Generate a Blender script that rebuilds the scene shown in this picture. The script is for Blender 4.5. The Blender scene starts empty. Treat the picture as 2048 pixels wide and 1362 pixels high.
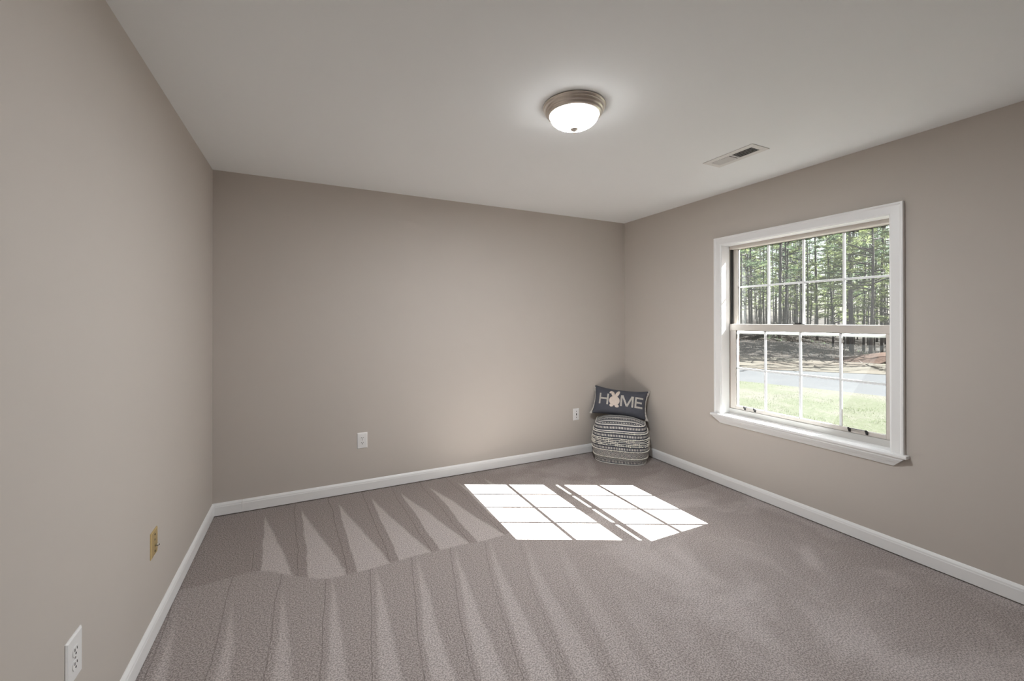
import bpy, bmesh, math, random
from mathutils import Vector, Matrix, noise
random.seed(7)
C = bpy.context.scene
COL = C.collection
PI = math.pi

# ------------------------------------------------------------------ camera
RW, RH, RF = 3.714, 2.44, -5.40          # right wall x, ceiling height, wall behind the camera y
F_PX, V0, YAW, PITCH, ROLL = 831.8, 638.5, 0.45536, 0.00279, -0.00074
CAM = Vector((0.6045, -3.5489, 1.3783))
fw = Vector((math.sin(YAW)*math.cos(PITCH), math.cos(YAW)*math.cos(PITCH), math.sin(PITCH)))
rt = Vector((math.cos(YAW), -math.sin(YAW), 0)); up = rt.cross(fw)
rt, up = rt*math.cos(ROLL)+up*math.sin(ROLL), -rt*math.sin(ROLL)+up*math.cos(ROLL)
cd = bpy.data.cameras.new('camera'); cam = bpy.data.objects.new('camera', cd); COL.objects.link(cam)
cd.sensor_width = 36; cd.lens = F_PX/2048*36; cd.shift_y = -(681-V0)/2048
cd.clip_start = 0.02; cd.clip_end = 500
M = Matrix((rt, up, -fw)).transposed().to_4x4(); M.translation = CAM
cam.matrix_world = M
C.camera = cam

# ------------------------------------------------------------------ world, sun, exposure
SUN_DIR = Vector((-1.06, 0.535, -1.0)).normalized()
w = bpy.data.worlds.new('world'); C.world = w; w.use_nodes = True
nt = w.node_tree; nt.nodes.clear()
sky = nt.nodes.new('ShaderNodeTexSky'); sky.sky_type = 'NISHITA'; sky.sun_disc = False
sky.sun_elevation = math.radians(40); sky.sun_rotation = math.radians(116.8)
sky.air_density = 1.0; sky.dust_density = 3.0; sky.ozone_density = 1.0
hs = nt.nodes.new('ShaderNodeHueSaturation'); hs.inputs['Saturation'].default_value = 0.45
bg = nt.nodes.new('ShaderNodeBackground'); bg.inputs['Strength'].default_value = 0.45
wo = nt.nodes.new('ShaderNodeOutputWorld')
nt.links.new(sky.outputs[0], hs.inputs['Color']); nt.links.new(hs.outputs[0], bg.inputs[0]); nt.links.new(bg.outputs[0], wo.inputs[0])
sl = bpy.data.lights.new('sun', 'SUN'); sl.energy = 66; sl.angle = math.radians(0.08); sl.color = (0.985, 1.0, 1.0)
so = bpy.data.objects.new('sun', sl); COL.objects.link(so); so.location = (12, -6, 10)
so.rotation_euler = SUN_DIR.to_track_quat('-Z', 'Y').to_euler()
# light portal in the window opening (only guides sampling of the sky)
pl = bpy.data.lights.new('window_portal', 'AREA'); pl.shape = 'RECTANGLE'; pl.size = 1.4; pl.size_y = 1.1
pl.cycles.is_portal = True
po = bpy.data.objects.new('window_portal', pl); COL.objects.link(po); po.location = (RW+0.3, -1.757, 1.31)
po.rotation_euler = Vector((-1, 0, 0)).to_track_quat('-Z', 'Y').to_euler()
LAMP_POWER = 68
vs = C.view_settings; vs.view_transform = 'Standard'; vs.look = 'None'; vs.gamma = 1; vs.use_curve_mapping = False
vs.exposure = 0.13
try:
    C.cycles.use_denoising = True; C.cycles.max_bounces = 12; C.cycles.diffuse_bounces = 8
    C.cycles.transparent_max_bounces = 24; C.cycles.sample_clamp_indirect = 6
except Exception: pass

# ------------------------------------------------------------------ materials
class NT:
    """tiny helper around a material's node tree"""
    def __init__(s, name):
        s.m = bpy.data.materials.new(name); s.m.use_nodes = True
        s.t = s.m.node_tree; s.b = s.t.nodes['Principled BSDF']; s.o = s.t.nodes['Material Output']
    def n(s, typ, **kw):
        x = s.t.nodes.new(typ)
        for k, v in kw.items(): setattr(x, k, v)
        return x
    def l(s, a, b): s.t.links.new(a, b)
    def _in(s, sock, v):
        if hasattr(v, 'is_output'): s.l(v, sock)
        else: sock.default_value = v
    def math(s, op, a, b=None, c=None):
        x = s.n('ShaderNodeMath', operation=op)
        s._in(x.inputs[0], a)
        if b is not None: s._in(x.inputs[1], b)
        if c is not None: s._in(x.inputs[2], c)
        return x.outputs[0]
    def sstep(s, v, a, b):
        x = s.n('ShaderNodeMapRange', interpolation_type='SMOOTHSTEP')
        s._in(x.inputs['Value'], v); s._in(x.inputs['From Min'], a); s._in(x.inputs['From Max'], b)
        return x.outputs[0]
    def mix(s, f, a, b):
        x = s.n('ShaderNodeMix', data_type='RGBA')
        s._in(x.inputs[0], f)
        for i, v in ((6, a), (7, b)):
            if hasattr(v, 'is_output'): s.l(v, x.inputs[i])
            else: x.inputs[i].default_value = (*v, 1) if len(v) == 3 else v
        return x.outputs[2]
    def noise(s, vec, scale, detail=3, rough=0.5, dist=0.0):
        x = s.n('ShaderNodeTexNoise'); x.inputs['Scale'].default_value = scale
        x.inputs['Detail'].default_value = detail; x.inputs['Roughness'].default_value = rough
        x.inputs['Distortion'].default_value = dist
        if vec is not None: s.l(vec, x.inputs['Vector'])
        return x.outputs['Fac']
    def obj(s):
        return s.n('ShaderNodeTexCoord').outputs['Object']
    def bump(s, h, strength, dist):
        x = s.n('ShaderNodeBump'); x.inputs['Strength'].default_value = strength; x.inputs['Distance'].default_value = dist
        s.l(h, x.inputs['Height']); s.l(x.outputs[0], s.b.inputs['Normal'])

def plain(name, col, rough=0.5, metal=0.0, spec=0.5, var=0.0, scale=20, bump=0.0, bscale=200, bdist=0.001):
    k = NT(name); k.b.inputs['Roughness'].default_value = rough; k.b.inputs['Metallic'].default_value = metal
    k.b.inputs['Specular IOR Level'].default_value = spec
    o = k.obj()
    if var:
        f = k.noise(o, scale, 4)
        a = tuple(c*(1-var) for c in col); b = tuple(min(1, c*(1+var)) for c in col)
        k.l(k.mix(f, a, b), k.b.inputs['Base Color'])
    else: k.b.inputs['Base Color'].default_value = (*col, 1)
    if bump: k.bump(k.noise(o, bscale, 3), bump, bdist)
    return k.m

M_WALL = plain('greige_wall_paint', (0.53, 0.487, 0.445), 0.75, spec=0.3, var=0.015, scale=3, bump=0.06, bscale=350)
M_CEIL = plain('ceiling_paint', (0.835, 0.85, 0.85), 0.85, spec=0.2, var=0.01, scale=2)
M_TRIM = plain('white_trim_paint', (0.85, 0.85, 0.845), 0.35, var=0.01, scale=5)
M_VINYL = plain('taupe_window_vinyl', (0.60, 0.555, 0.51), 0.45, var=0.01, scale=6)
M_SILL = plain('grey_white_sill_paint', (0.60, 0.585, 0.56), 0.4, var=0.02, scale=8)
M_GRILLE = plain('white_grille', (0.85, 0.87, 0.88), 0.4, var=0.01)
M_BLACK = plain('black_rubber', (0.012, 0.012, 0.013), 0.5, var=0.1)
M_PLATE = plain('white_plastic', (0.80, 0.795, 0.79), 0.35, var=0.01)
M_BRASS = plain('gold_brass', (0.62, 0.47, 0.22), 0.4, metal=0.55, var=0.05, scale=60)
M_SLOT = plain('dark_slot', (0.02, 0.018, 0.016), 0.6, var=0.1)
M_STEEL = plain('screw_steel', (0.5, 0.48, 0.45), 0.35, metal=1.0, var=0.03)
M_NICKEL = plain('brushed_nickel', (0.74, 0.67, 0.60), 0.30, metal=1.0, var=0.04, scale=60)
M_VENT = plain('vent_enamel', (0.68, 0.665, 0.64), 0.45, var=0.01)
M_DUCT_SHADE = plain('duct_shade_black', (0.01, 0.01, 0.01), 0.9, var=0.1)
M_WHITEYARN = plain('cream_yarn', (0.82, 0.79, 0.72), 0.9, var=0.06, scale=120, bump=0.4, bscale=600)
M_CHAR = plain('charcoal_cotton', (0.072, 0.076, 0.094), 0.9, spec=0.2, var=0.12, scale=90, bump=0.3, bscale=900)
M_PILLOW = plain('slate_pillow_cotton', (0.092, 0.096, 0.116), 0.9, spec=0.2, var=0.10, scale=25, bump=0.25, bscale=900)
M_BUNNY = plain('cream_fleece', (0.72, 0.63, 0.56), 0.95, spec=0.1, var=0.08, scale=50, bump=0.6, bscale=500)

def carpet():
    k = NT('vacuumed_taupe_carpet'); k.b.inputs['Roughness'].default_value = 0.95; k.b.inputs['Specular IOR Level'].default_value = 0.08
    k.b.inputs['Sheen Weight'].default_value = 0.15; k.b.inputs['Sheen Roughness'].default_value = 0.6
    o = k.obj(); sp = k.n('ShaderNodeSeparateXYZ'); k.l(o, sp.inputs[0]); x, y = sp.outputs[0], sp.outputs[1]
    wob = k.math('MULTIPLY', k.math('SUBTRACT', k.noise(o, 2.2, 2), 0.5), 0.05)
    wob2 = k.math('MULTIPLY', k.math('SUBTRACT', k.noise(o, 22, 3), 0.5), 0.012)
    xw = k.math('ADD', k.math('ADD', x, wob), wob2)
    ny = k.math('MULTIPLY', y, -1.0)
    # first row: nap wedges with their points at the back wall
    t = k.math('DIVIDE', k.math('SUBTRACT', ny, 0.08), 1.04)
    xs = k.math('SUBTRACT', xw, k.math('MULTIPLY', t, 0.045))
    u = k.math('FRACT', k.math('DIVIDE', k.math('SUBTRACT', xs, 0.325), 0.235))
    wd = k.math('MULTIPLY_ADD', t, 0.86, 0.0)
    l1 = k.math('MULTIPLY', k.sstep(k.math('SUBTRACT', wd, u), 0.0, 0.10), k.sstep(u, 0.0, 0.05))
    yb = k.math('ADD', k.math('MULTIPLY', k.math('SUBTRACT', k.noise(o, 3, 1), 0.5), 0.08), k.math('ADD', ny, wob2))
    ybase = k.math('MULTIPLY_ADD', k.sstep(x, 0.3, 0.75), 0.24, 0.88)       # the row's edge slants
    row1 = k.math('SUBTRACT', 1.0, k.sstep(k.math('SUBTRACT', yb, ybase), -0.012, 0.012))
    in_x = k.math('MULTIPLY', k.sstep(x, 0.28, 0.34), k.math('SUBTRACT', 1.0, k.sstep(x, 1.8, 2.3)))
    l1 = k.math('MULTIPLY', k.math('MULTIPLY', l1, row1), in_x)
    # second row: long narrow strips widening towards the room
    d2 = k.math('SUBTRACT', ny, 1.2)
    kx = k.math('MULTIPLY', k.math('MULTIPLY', k.math('SUBTRACT', x, 0.3), 0.24), d2)
    x2 = k.math('ADD', xw, kx)
    u2 = k.math('FRACT', k.math('DIVIDE', k.math('SUBTRACT', x2, 0.262), 0.222))
    w2 = k.math('MULTIPLY_ADD', d2, 0.56, 0.10)
    l2 = k.math('MULTIPLY', k.sstep(k.math('SUBTRACT', w2, u2), -0.06, 0.08), k.sstep(u2, 0.0, 0.12))
    fade2 = k.math('SUBTRACT', 1.0, k.math('MULTIPLY', k.sstep(x, 1.2, 2.2), 0.95))
    l2 = k.math('MULTIPLY', k.math('MULTIPLY', k.math('MULTIPLY', l2, k.math('SUBTRACT', 1.0, row1)), fade2), 0.62)
    # thin grooves left by the vacuum's wheels
    ug = k.math('ABSOLUTE', k.math('SUBTRACT', k.math('FRACT', k.math('DIVIDE', k.math('SUBTRACT', x2, 0.355), 0.222)), 0.5))
    g = k.math('MULTIPLY', k.math('SUBTRACT', 1.0, k.sstep(ug, 0.004, 0.018)), k.math('MULTIPLY', k.math('SUBTRACT', 1.0, row1), fade2))
    ug1 = k.math('ABSOLUTE', k.math('SUBTRACT', k.math('FRACT', k.math('DIVIDE', k.math('SUBTRACT', xs, 0.40), 0.235)), 0.5))
    g1 = k.math('MULTIPLY', k.math('SUBTRACT', 1.0, k.sstep(ug1, 0.004, 0.018)), k.math('MULTIPLY', row1, in_x))
    g = k.math('MAXIMUM', g, g1)
    # soft trampled patches on the window side
    pt = k.sstep(k.noise(o, 2.3, 3, 0.55, 0.6), 0.42, 0.66)
    pt = k.math('MULTIPLY', k.math('MULTIPLY', pt, k.sstep(x, 1.6, 2.6)), 0.55)
    base2 = k.math('MULTIPLY', k.math('SUBTRACT', 1.0, row1), 0.35)
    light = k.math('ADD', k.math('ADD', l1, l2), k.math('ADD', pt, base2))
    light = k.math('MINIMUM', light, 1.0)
    # tufts
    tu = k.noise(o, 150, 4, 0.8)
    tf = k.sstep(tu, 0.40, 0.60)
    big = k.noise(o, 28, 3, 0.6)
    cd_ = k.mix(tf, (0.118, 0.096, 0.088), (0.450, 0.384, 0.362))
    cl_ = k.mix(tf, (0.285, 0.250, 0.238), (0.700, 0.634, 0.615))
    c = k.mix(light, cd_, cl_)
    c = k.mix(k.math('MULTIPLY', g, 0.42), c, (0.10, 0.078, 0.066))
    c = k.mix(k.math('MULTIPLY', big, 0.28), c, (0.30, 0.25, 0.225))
    k.l(c, k.b.inputs['Base Color'])
    hgt = k.math('SUBTRACT', k.math('ADD', tu, k.math('MULTIPLY', big, 0.5)), k.math('MULTIPLY', g, 0.5))
    k.bump(hgt, 0.55, 0.010)
    return k.m
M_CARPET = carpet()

def glass():
    k = NT('window_glass'); t = k.t
    tr = k.n('ShaderNodeBsdfTransparent'); tr.inputs[0].default_value = (0.95, 0.97, 0.96, 1)
    gl = k.n('ShaderNodeBsdfGlossy'); gl.inputs['Roughness'].default_value = 0.02
    fr = k.n('ShaderNodeLayerWeight'); fr.inputs[0].default_value = 0.5
    fc = k.math('MULTIPLY_ADD', k.math('POWER', fr.outputs['Facing'], 5.0), 0.9, 0.035)
    mx = k.n('ShaderNodeMixShader'); k.l(fc, mx.inputs[0]); k.l(tr.outputs[0], mx.inputs[1]); k.l(gl.outputs[0], mx.inputs[2])
    # dust film on the pane, lit from outside
    o = k.obj(); d = k.n('ShaderNodeBsdfTranslucent'); d.inputs[0].default_value = (0.9, 0.92, 0.9, 1)
    f = k.math('MULTIPLY_ADD', k.noise(o, 3.5, 3), 0.004, 0.0012)
    m2 = k.n('ShaderNodeMixShader'); k.l(f, m2.inputs[0]); k.l(mx.outputs[0], m2.inputs[1]); k.l(d.outputs[0], m2.inputs[2])
    k.l(m2.outputs[0], k.o.inputs[0]); return k.m
M_GLASS = glass()

def lampglass():
    k = NT('frosted_lamp_glass')
    tr = k.n('ShaderNodeBsdfTransparent'); tr.inputs[0].default_value = (1, 0.98, 0.95, 1)
    em = k.n('ShaderNodeEmission'); em.inputs[0].default_value = (0.97, 1, 1.03, 1); em.inputs[1].default_value = 14.0
    df = k.n('ShaderNodeBsdfDiffuse'); df.inputs[0].default_value = (0.9, 0.9, 0.88, 1)
    a = k.n('ShaderNodeAddShader'); k.l(em.outputs[0], a.inputs[0]); k.l(df.outputs[0], a.inputs[1])
    m = k.n('ShaderNodeMixShader'); m.inputs[0].default_value = 0.5; k.l(tr.outputs[0], m.inputs[1]); k.l(a.outputs[0], m.inputs[2])
    k.l(m.outputs[0], k.o.inputs[0]); return k.m
M_LGLASS = lampglass()

def pattern(name, kind):
    """woven bands of the pouf, by the band's own UV: u in metres along it, v 0..1 across it"""
    k = NT(name); k.b.inputs['Roughness'].default_value = 0.9; k.b.inputs['Specular IOR Level'].default_value = 0.2
    uv = k.n('ShaderNodeUVMap').outputs[0]; sp = k.n('ShaderNodeSeparateXYZ'); k.l(uv, sp.inputs[0]); u, v = sp.outputs[0], sp.outputs[1]
    if kind == 'dash':
        a = k.math('LESS_THAN', k.math('FRACT', k.math('DIVIDE', u, 0.0150)), 0.45)
        b = k.math('LESS_THAN', k.math('ABSOLUTE', k.math('SUBTRACT', v, 0.5)), 0.33)
        f = k.math('MULTIPLY', a, b)
    elif kind == 'diamond':
        p = k.math('MULTIPLY', k.math('ABSOLUTE', k.math('SUBTRACT', k.math('FRACT', k.math('DIVIDE', u, 0.050)), 0.5)), 2.0)
        q = k.math('MULTIPLY', k.math('ABSOLUTE', k.math('SUBTRACT', v, 0.5)), 2.0)
        d = k.math('ADD', p, q)
        f = k.math('LESS_THAN', k.math('FRACT', k.math('MULTIPLY_ADD', d, 2.0, 0.55)), 0.42)
    elif kind == 'lines':
        f = k.math('LESS_THAN', k.math('FRACT', k.math('MULTIPLY', v, 3.0)), 0.42)
    elif kind == 'gingham':
        a = k.math('GREATER_THAN', k.math('FRACT', k.math('DIVIDE', u, 0.0068)), 0.5)
        b = k.math('GREATER_THAN', k.math('FRACT', k.math('DIVIDE', v, 0.0068)), 0.5)
        f = k.math('SUBTRACT', 1.0, k.math('MULTIPLY', a, b))
    k.l(k.mix(f, (0.066, 0.070, 0.087) if kind != 'gingham' else (0.14, 0.14, 0.15), (0.80, 0.78, 0.73) if kind != 'gingham' else (0.64, 0.61, 0.56)), k.b.inputs['Base Color'])
    k.bump(k.noise(k.obj(), 700, 2), 0.25, 0.001)
    return k.m
M_DASH = pattern('woven_dashes', 'dash'); M_DIAM = pattern('woven_diamonds', 'diamond')
M_LINES = pattern('woven_lines', 'lines'); M_GING = pattern('gingham_cotton', 'gingham')
M_BAND = plain('cream_stripe', (0.80, 0.78, 0.73), 0.9, var=0.04, scale=100)

def brick():
    k = NT('red_brick'); k.b.inputs['Roughness'].default_value = 0.9
    o = k.obj(); sp = k.n('ShaderNodeSeparateXYZ'); k.l(o, sp.inputs[0])
    cm = k.n('ShaderNodeCombineXYZ'); k.l(k.math('ADD', sp.outputs[0], sp.outputs[1]), cm.inputs[0]); k.l(sp.outputs[2], cm.inputs[1])
    b = k.n('ShaderNodeTexBrick'); k.l(cm.outputs[0], b.inputs['Vector']); b.inputs['Scale'].default_value = 1
    b.inputs['Brick Width'].default_value = 0.2; b.inputs['Row Height'].default_value = 0.072; b.inputs['Mortar Size'].default_value = 0.006
    b.inputs['Color1'].default_value = (0.30, 0.12, 0.08, 1); b.inputs['Color2'].default_value = (0.22, 0.09, 0.07, 1); b.inputs['Mortar'].default_value = (0.4, 0.37, 0.33, 1)
    k.l(b.outputs[0], k.b.inputs['Base Color']); return k.m
M_BRICK = brick()

def ground(name, c1, c2, c3, s1, s2, lo=0.4, hi=0.62, bump=0.5):
    k = NT(name); k.b.inputs['Roughness'].default_value = 0.95; k.b.inputs['Specular IOR Level'].default_value = 0.1
    o = k.obj(); f = k.sstep(k.noise(o, s1, 4, 0.6), lo, hi); h = k.noise(o, s2, 4, 0.7)
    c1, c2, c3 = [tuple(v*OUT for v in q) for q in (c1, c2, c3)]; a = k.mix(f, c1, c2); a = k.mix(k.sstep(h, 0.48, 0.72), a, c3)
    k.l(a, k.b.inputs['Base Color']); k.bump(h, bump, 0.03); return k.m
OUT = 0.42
M_LAWN = ground('winter_lawn', (0.128, 0.119, 0.094), (0.092, 0.100, 0.058), (0.150, 0.140, 0.112), 0.55, 14, 0.42, 0.60)
M_ROAD = ground('pale_asphalt', (0.085, 0.085, 0.090), (0.097, 0.097, 0.101), (0.070, 0.070, 0.074), 0.6, 22, bump=0.2)
M_VERGE = ground('dead_grass_verge', (0.112, 0.095, 0.074), (0.098, 0.074, 0.055), (0.125, 0.108, 0.086), 0.5, 9)
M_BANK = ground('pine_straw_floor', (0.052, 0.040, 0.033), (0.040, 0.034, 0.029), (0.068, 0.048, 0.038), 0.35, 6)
M_STRAW = ground('orange_pine_straw', (0.120, 0.068, 0.046), (0.088, 0.048, 0.034), (0.150, 0.095, 0.068), 1.5, 12)
M_BARK = plain('grey_pine_bark', (0.085, 0.076, 0.070), 0.95, spec=0.1, var=0.45, scale=5, bump=0.6, bscale=30, bdist=0.02)
M_BARK2 = plain('pale_sapling_bark', (0.12, 0.112, 0.104), 0.95, spec=0.1, var=0.35, scale=5)
def needles(name, col):
    col = tuple(v*OUT*2.6 for v in col); k = NT(name); k.b.inputs['Roughness'].default_value = 0.6; k.b.inputs['Specular IOR Level'].default_value = 0.15
    o = k.obj(); c = k.mix(k.noise(o, 0.9, 3), tuple(v*0.6 for v in col), tuple(v*1.45 for v in col))
    k.l(c, k.b.inputs['Base Color'])
    tl = k.n('ShaderNodeBsdfTranslucent'); k.l(c, tl.inputs[0])
    mx = k.n('ShaderNodeMixShader'); mx.inputs[0].default_value = 0.4; k.l(k.b.outputs[0], mx.inputs[1]); k.l(tl.outputs[0], mx.inputs[2]); k.l(mx.outputs[0], k.o.inputs[0])
    return k.m
M_GRASS = needles('grass_blades', (0.062, 0.076, 0.036)); M_STRAWBLADE = needles('dry_grass_blades', (0.115, 0.108, 0.085)); M_BRUSH = needles('dry_brush', (0.060, 0.046, 0.036))
M_NEEDLE = needles('pine_needles', (0.105, 0.150, 0.075)); M_NEEDLE_Y = needles('young_pine_needles', (0.165, 0.190, 0.085))

# ------------------------------------------------------------------ mesh helpers
class MB:
    def __init__(s): s.v = []; s.f = []; s.mi = []; s.uv = []; s.sm = []
    def face(s, idx, mi=0, uv=None, sm=False): s.f.append(tuple(idx)); s.mi.append(mi); s.uv.append(uv); s.sm.append(sm)
    def vert(s, p): s.v.append(tuple(p)); return len(s.v)-1
    def box(s, a, b, mi=0):
        (x0, y0, z0), (x1, y1, z1) = [[f(p, q) for p, q in zip(a, b)] for f in (min, max)]
        i = [s.vert(p) for p in ((x0,y0,z0),(x1,y0,z0),(x1,y1,z0),(x0,y1,z0),(x0,y0,z1),(x1,y0,z1),(x1,y1,z1),(x0,y1,z1))]
        for q in ((0,3,2,1),(4,5,6,7),(0,1,5,4),(1,2,6,5),(2,3,7,6),(3,0,4,7)): s.face([i[k] for k in q], mi)
    def prism(s, prof, a, b, frame, mi=0, a_off=None, b_off=None, sm=False):
        """profile points (p,q) swept from a to b along axis; frame(p,q,t)->xyz; offsets mitre the ends per point"""
        n = len(prof); A = [s.vert(frame(p, q, a+(a_off(p, q) if a_off else 0))) for p, q in prof]
        B = [s.vert(frame(p, q, b+(b_off(p, q) if b_off else 0))) for p, q in prof]
        for i in range(n): j = (i+1) % n; s.face((A[i], A[j], B[j], B[i]), mi, sm=sm)
        s.face(A[::-1], mi); s.face(B, mi)
    def lathe(s, prof, seg=48, c=(0,0,0), mi=0, sm=True):
        rings = []
        for r, z in prof:
            if r < 1e-6: rings.append([s.vert((c[0], c[1], c[2]+z))])
            else: rings.append([s.vert((c[0]+r*math.cos(2*PI*i/seg), c[1]+r*math.sin(2*PI*i/seg), c[2]+z)) for i in range(seg)])
        for a, b in zip(rings, rings[1:]):
            for i in range(seg):
                j = (i+1) % seg
                if len(a) == 1 and len(b) == 1: continue
                if len(a) == 1: s.face((a[0], b[j], b[i]), mi, sm=sm)
                elif len(b) == 1: s.face((a[i], a[j], b[0]), mi, sm=sm)
                else: s.face((a[i], a[j], b[j], b[i]), mi, sm=sm)
    def tube(s, pts, rad, seg=6, closed=False, mi=0, caps=True):
        pts = [Vector(p) for p in pts]; n = len(pts); rings = []
        for i, p in enumerate(pts):
            r = rad[i] if isinstance(rad, (list, tuple)) else rad
            t = (pts[(i+1) % n]-pts[i-1]) if closed else (pts[min(i+1, n-1)]-pts[max(i-1, 0)])
            t.normalize(); ref = Vector((0, 0, 1)) if abs(t.z) < 0.9 else Vector((1, 0, 0))
            x = t.cross(ref).normalized(); y = x.cross(t)
            rings.append([s.vert(p+x*(r*math.cos(2*PI*k/seg))+y*(r*math.sin(2*PI*k/seg))) for k in range(seg)])
        for i in range(n if closed else n-1):
            a, b = rings[i], rings[(i+1) % n]
            for k in range(seg): s.face((a[k], a[(k+1) % seg], b[(k+1) % seg], b[k]), mi, sm=True)
        if not closed and caps: s.face(rings[0][::-1], mi); s.face(rings[-1], mi)
    def blob(s, p, r, mi=0, squash=1.0):
        p = Vector(p); t = (1+5**.5)/2
        vs_ = [Vector(q).normalized() for q in ((-1,t,0),(1,t,0),(-1,-t,0),(1,-t,0),(0,-1,t),(0,1,t),(0,-1,-t),(0,1,-t),(t,0,-1),(t,0,1),(-t,0,-1),(-t,0,1))]
        i = [s.vert(p+Vector((q.x*r, q.y*r, q.z*r*squash))) for q in vs_]
        for f in ((0,11,5),(0,5,1),(0,1,7),(0,7,10),(0,10,11),(1,5,9),(5,11,4),(11,10,2),(10,7,6),(7,1,8),(3,9,4),(3,4,2),(3,2,6),(3,6,8),(3,8,9),(4,9,5),(2,4,11),(6,2,10),(8,6,7),(9,8,1)):
            s.face([i[k] for k in f], mi, sm=True)
    def mesh(s, name, mats):
        me = bpy.data.meshes.new(name); me.from_pydata(s.v, [], s.f)
        for m in (mats if isinstance(mats, (list, tuple)) else [mats]): me.materials.append(m)
        me.polygons.foreach_set('material_index', s.mi); me.polygons.foreach_set('use_smooth', s.sm)
        if any(u is not None for u in s.uv):
            lay = me.uv_layers.new(name='UVMap')
            for p in me.polygons:
                u = s.uv[p.index]
                if u is not None:
                    for li, q in zip(p.loop_indices, u): lay.data[li].uv = q
        me.update(); return me
    def build(s, name, mats, parent=None, bevel=0):
        o = bpy.data.objects.new(name, s.mesh(name, mats)); COL.objects.link(o)
        if parent is not None: o.parent = parent
        if bevel:
            b = o.modifiers.new('bevel', 'BEVEL'); b.width = bevel; b.segments = 2; b.limit_method = 'ANGLE'; b.angle_limit = math.radians(40)
        return o

def tag(o, label=None, cat=None, group=None, kind=None):
    for k, v in (('label', label), ('category', cat), ('group', group), ('kind', kind)):
        if v: o[k] = v
    return o
def empty(name, loc=(0, 0, 0), rot=None):
    o = bpy.data.objects.new(name, None); COL.objects.link(o); o.location = loc; o.empty_display_size = 0.1
    if rot is not None: o.rotation_euler = rot
    return o
def struct(mb, name, mats, label=None, cat=None, bevel=0):
    return tag(mb.build(name, mats, None, bevel), label, cat, None, 'structure')

# ------------------------------------------------------------------ room shell
T = 0.13
WY0, WY1, WZ0, WZ1 = -2.320, -1.195, 0.600, 2.006        # window opening in the right wall
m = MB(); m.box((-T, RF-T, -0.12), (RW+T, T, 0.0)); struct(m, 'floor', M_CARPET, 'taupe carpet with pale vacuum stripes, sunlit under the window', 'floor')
m = MB(); m.box((-T, RF-T, RH), (RW+T, T, RH+0.1)); ceil_o = struct(m, 'ceiling', M_CEIL, 'plain off white painted ceiling', 'ceiling')
m = MB(); m.box((-T, RF-T, 0), (0, T, RH)); struct(m, 'wall_left', M_WALL, 'plain greige wall on the left with the gold plate', 'wall')
m = MB(); m.box((0, 0, 0), (RW, T, RH)); struct(m, 'wall_back', M_WALL, 'plain greige wall facing the camera', 'wall')
m = MB(); m.box((0, RF-T, 0), (RW, RF, RH)); struct(m, 'wall_front', M_WALL, 'plain greige wall behind the camera', 'wall')
m = MB()
m.box((RW, RF-T, 0), (RW+T, WY0, RH)); m.box((RW, WY1, 0), (RW+T, T, RH))
m.box((RW, WY0, 0), (RW+T, WY1, WZ0-0.03)); m.box((RW, WY0, WZ1), (RW+T, WY1, RH))
struct(m, 'wall_right', M_WALL, 'greige wall on the right that holds the window', 'wall')
# brick skin outside, opening a little larger than the sash
BY0, BY1, BZ0, BZ1 = -2.365, -1.168, 0.545, 2.14
m = MB(); X0, X1 = RW+0.15, RW+0.255
m.box((X0, RF-T, -0.55), (X1, BY0, 2.7)); m.box((X0, BY1, -0.55), (X1, 1.5, 2.7))
m.box((X0, BY0, -0.55), (X1, BY1, BZ0)); m.box((X0, BY0, BZ1), (X1, BY1, 2.7))
struct(m, 'wall_outside', M_BRICK, 'red brick skin outside the window', 'wall')
# unseen brick wing, added so its eave shades the corner of the sun patch
m = MB(); m.box((RW+0.255, -6.5, -0.55), (9.5, -3.20, 2.55)); m.box((RW+0.255, -6.7, 2.55), (9.7, -3.03, 2.68))
struct(m, 'wall_shade_wing', M_BRICK, 'unseen brick wing added to shade the corner of the sun patch', 'wall')
# baseboards
def baseboard(name, spans, frame, joint=None, label=None):
    prof = [(0, 0.007), (0.013, 0.007), (0.013, 0.066), (0.0115, 0.070), (0.0105, 0.078), (0.006, 0.087), (0.003, 0.092), (0, 0.092)]
    m = MB()
    for a, b in spans: m.prism(prof, a, b, frame)
    struct(m, name, M_TRIM, label, 'baseboard')
baseboard('baseboard_back', [(0, 0.1765), (0.178, RW)], lambda p, q, t: (t, -p, q), label='white baseboard along the wall facing the camera')
baseboard('baseboard_left', [(RF, 0)], lambda p, q, t: (p, t, q), label='white baseboard along the left wall')
baseboard('baseboard_right', [(RF, 0)], lambda p, q, t: (RW-p, t, q), label='white baseboard along the window wall')

# ------------------------------------------------------------------ window
win = empty('window_1', (RW, (WY0+WY1)/2, WZ0))
tag(win, 'white cased double hung window with grilles on the right wall', 'window', None, 'structure')
def wpart(mb, name, mat, parent=None, bevel=0, label=None):
    """mesh in world coordinates, parented to the window (or to a part of it)"""
    o = mb.build(name, mat, parent or win, bevel)
    for v in o.data.vertices: v.co -= win.location
    if label: o['label'] = label
    return o
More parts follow.
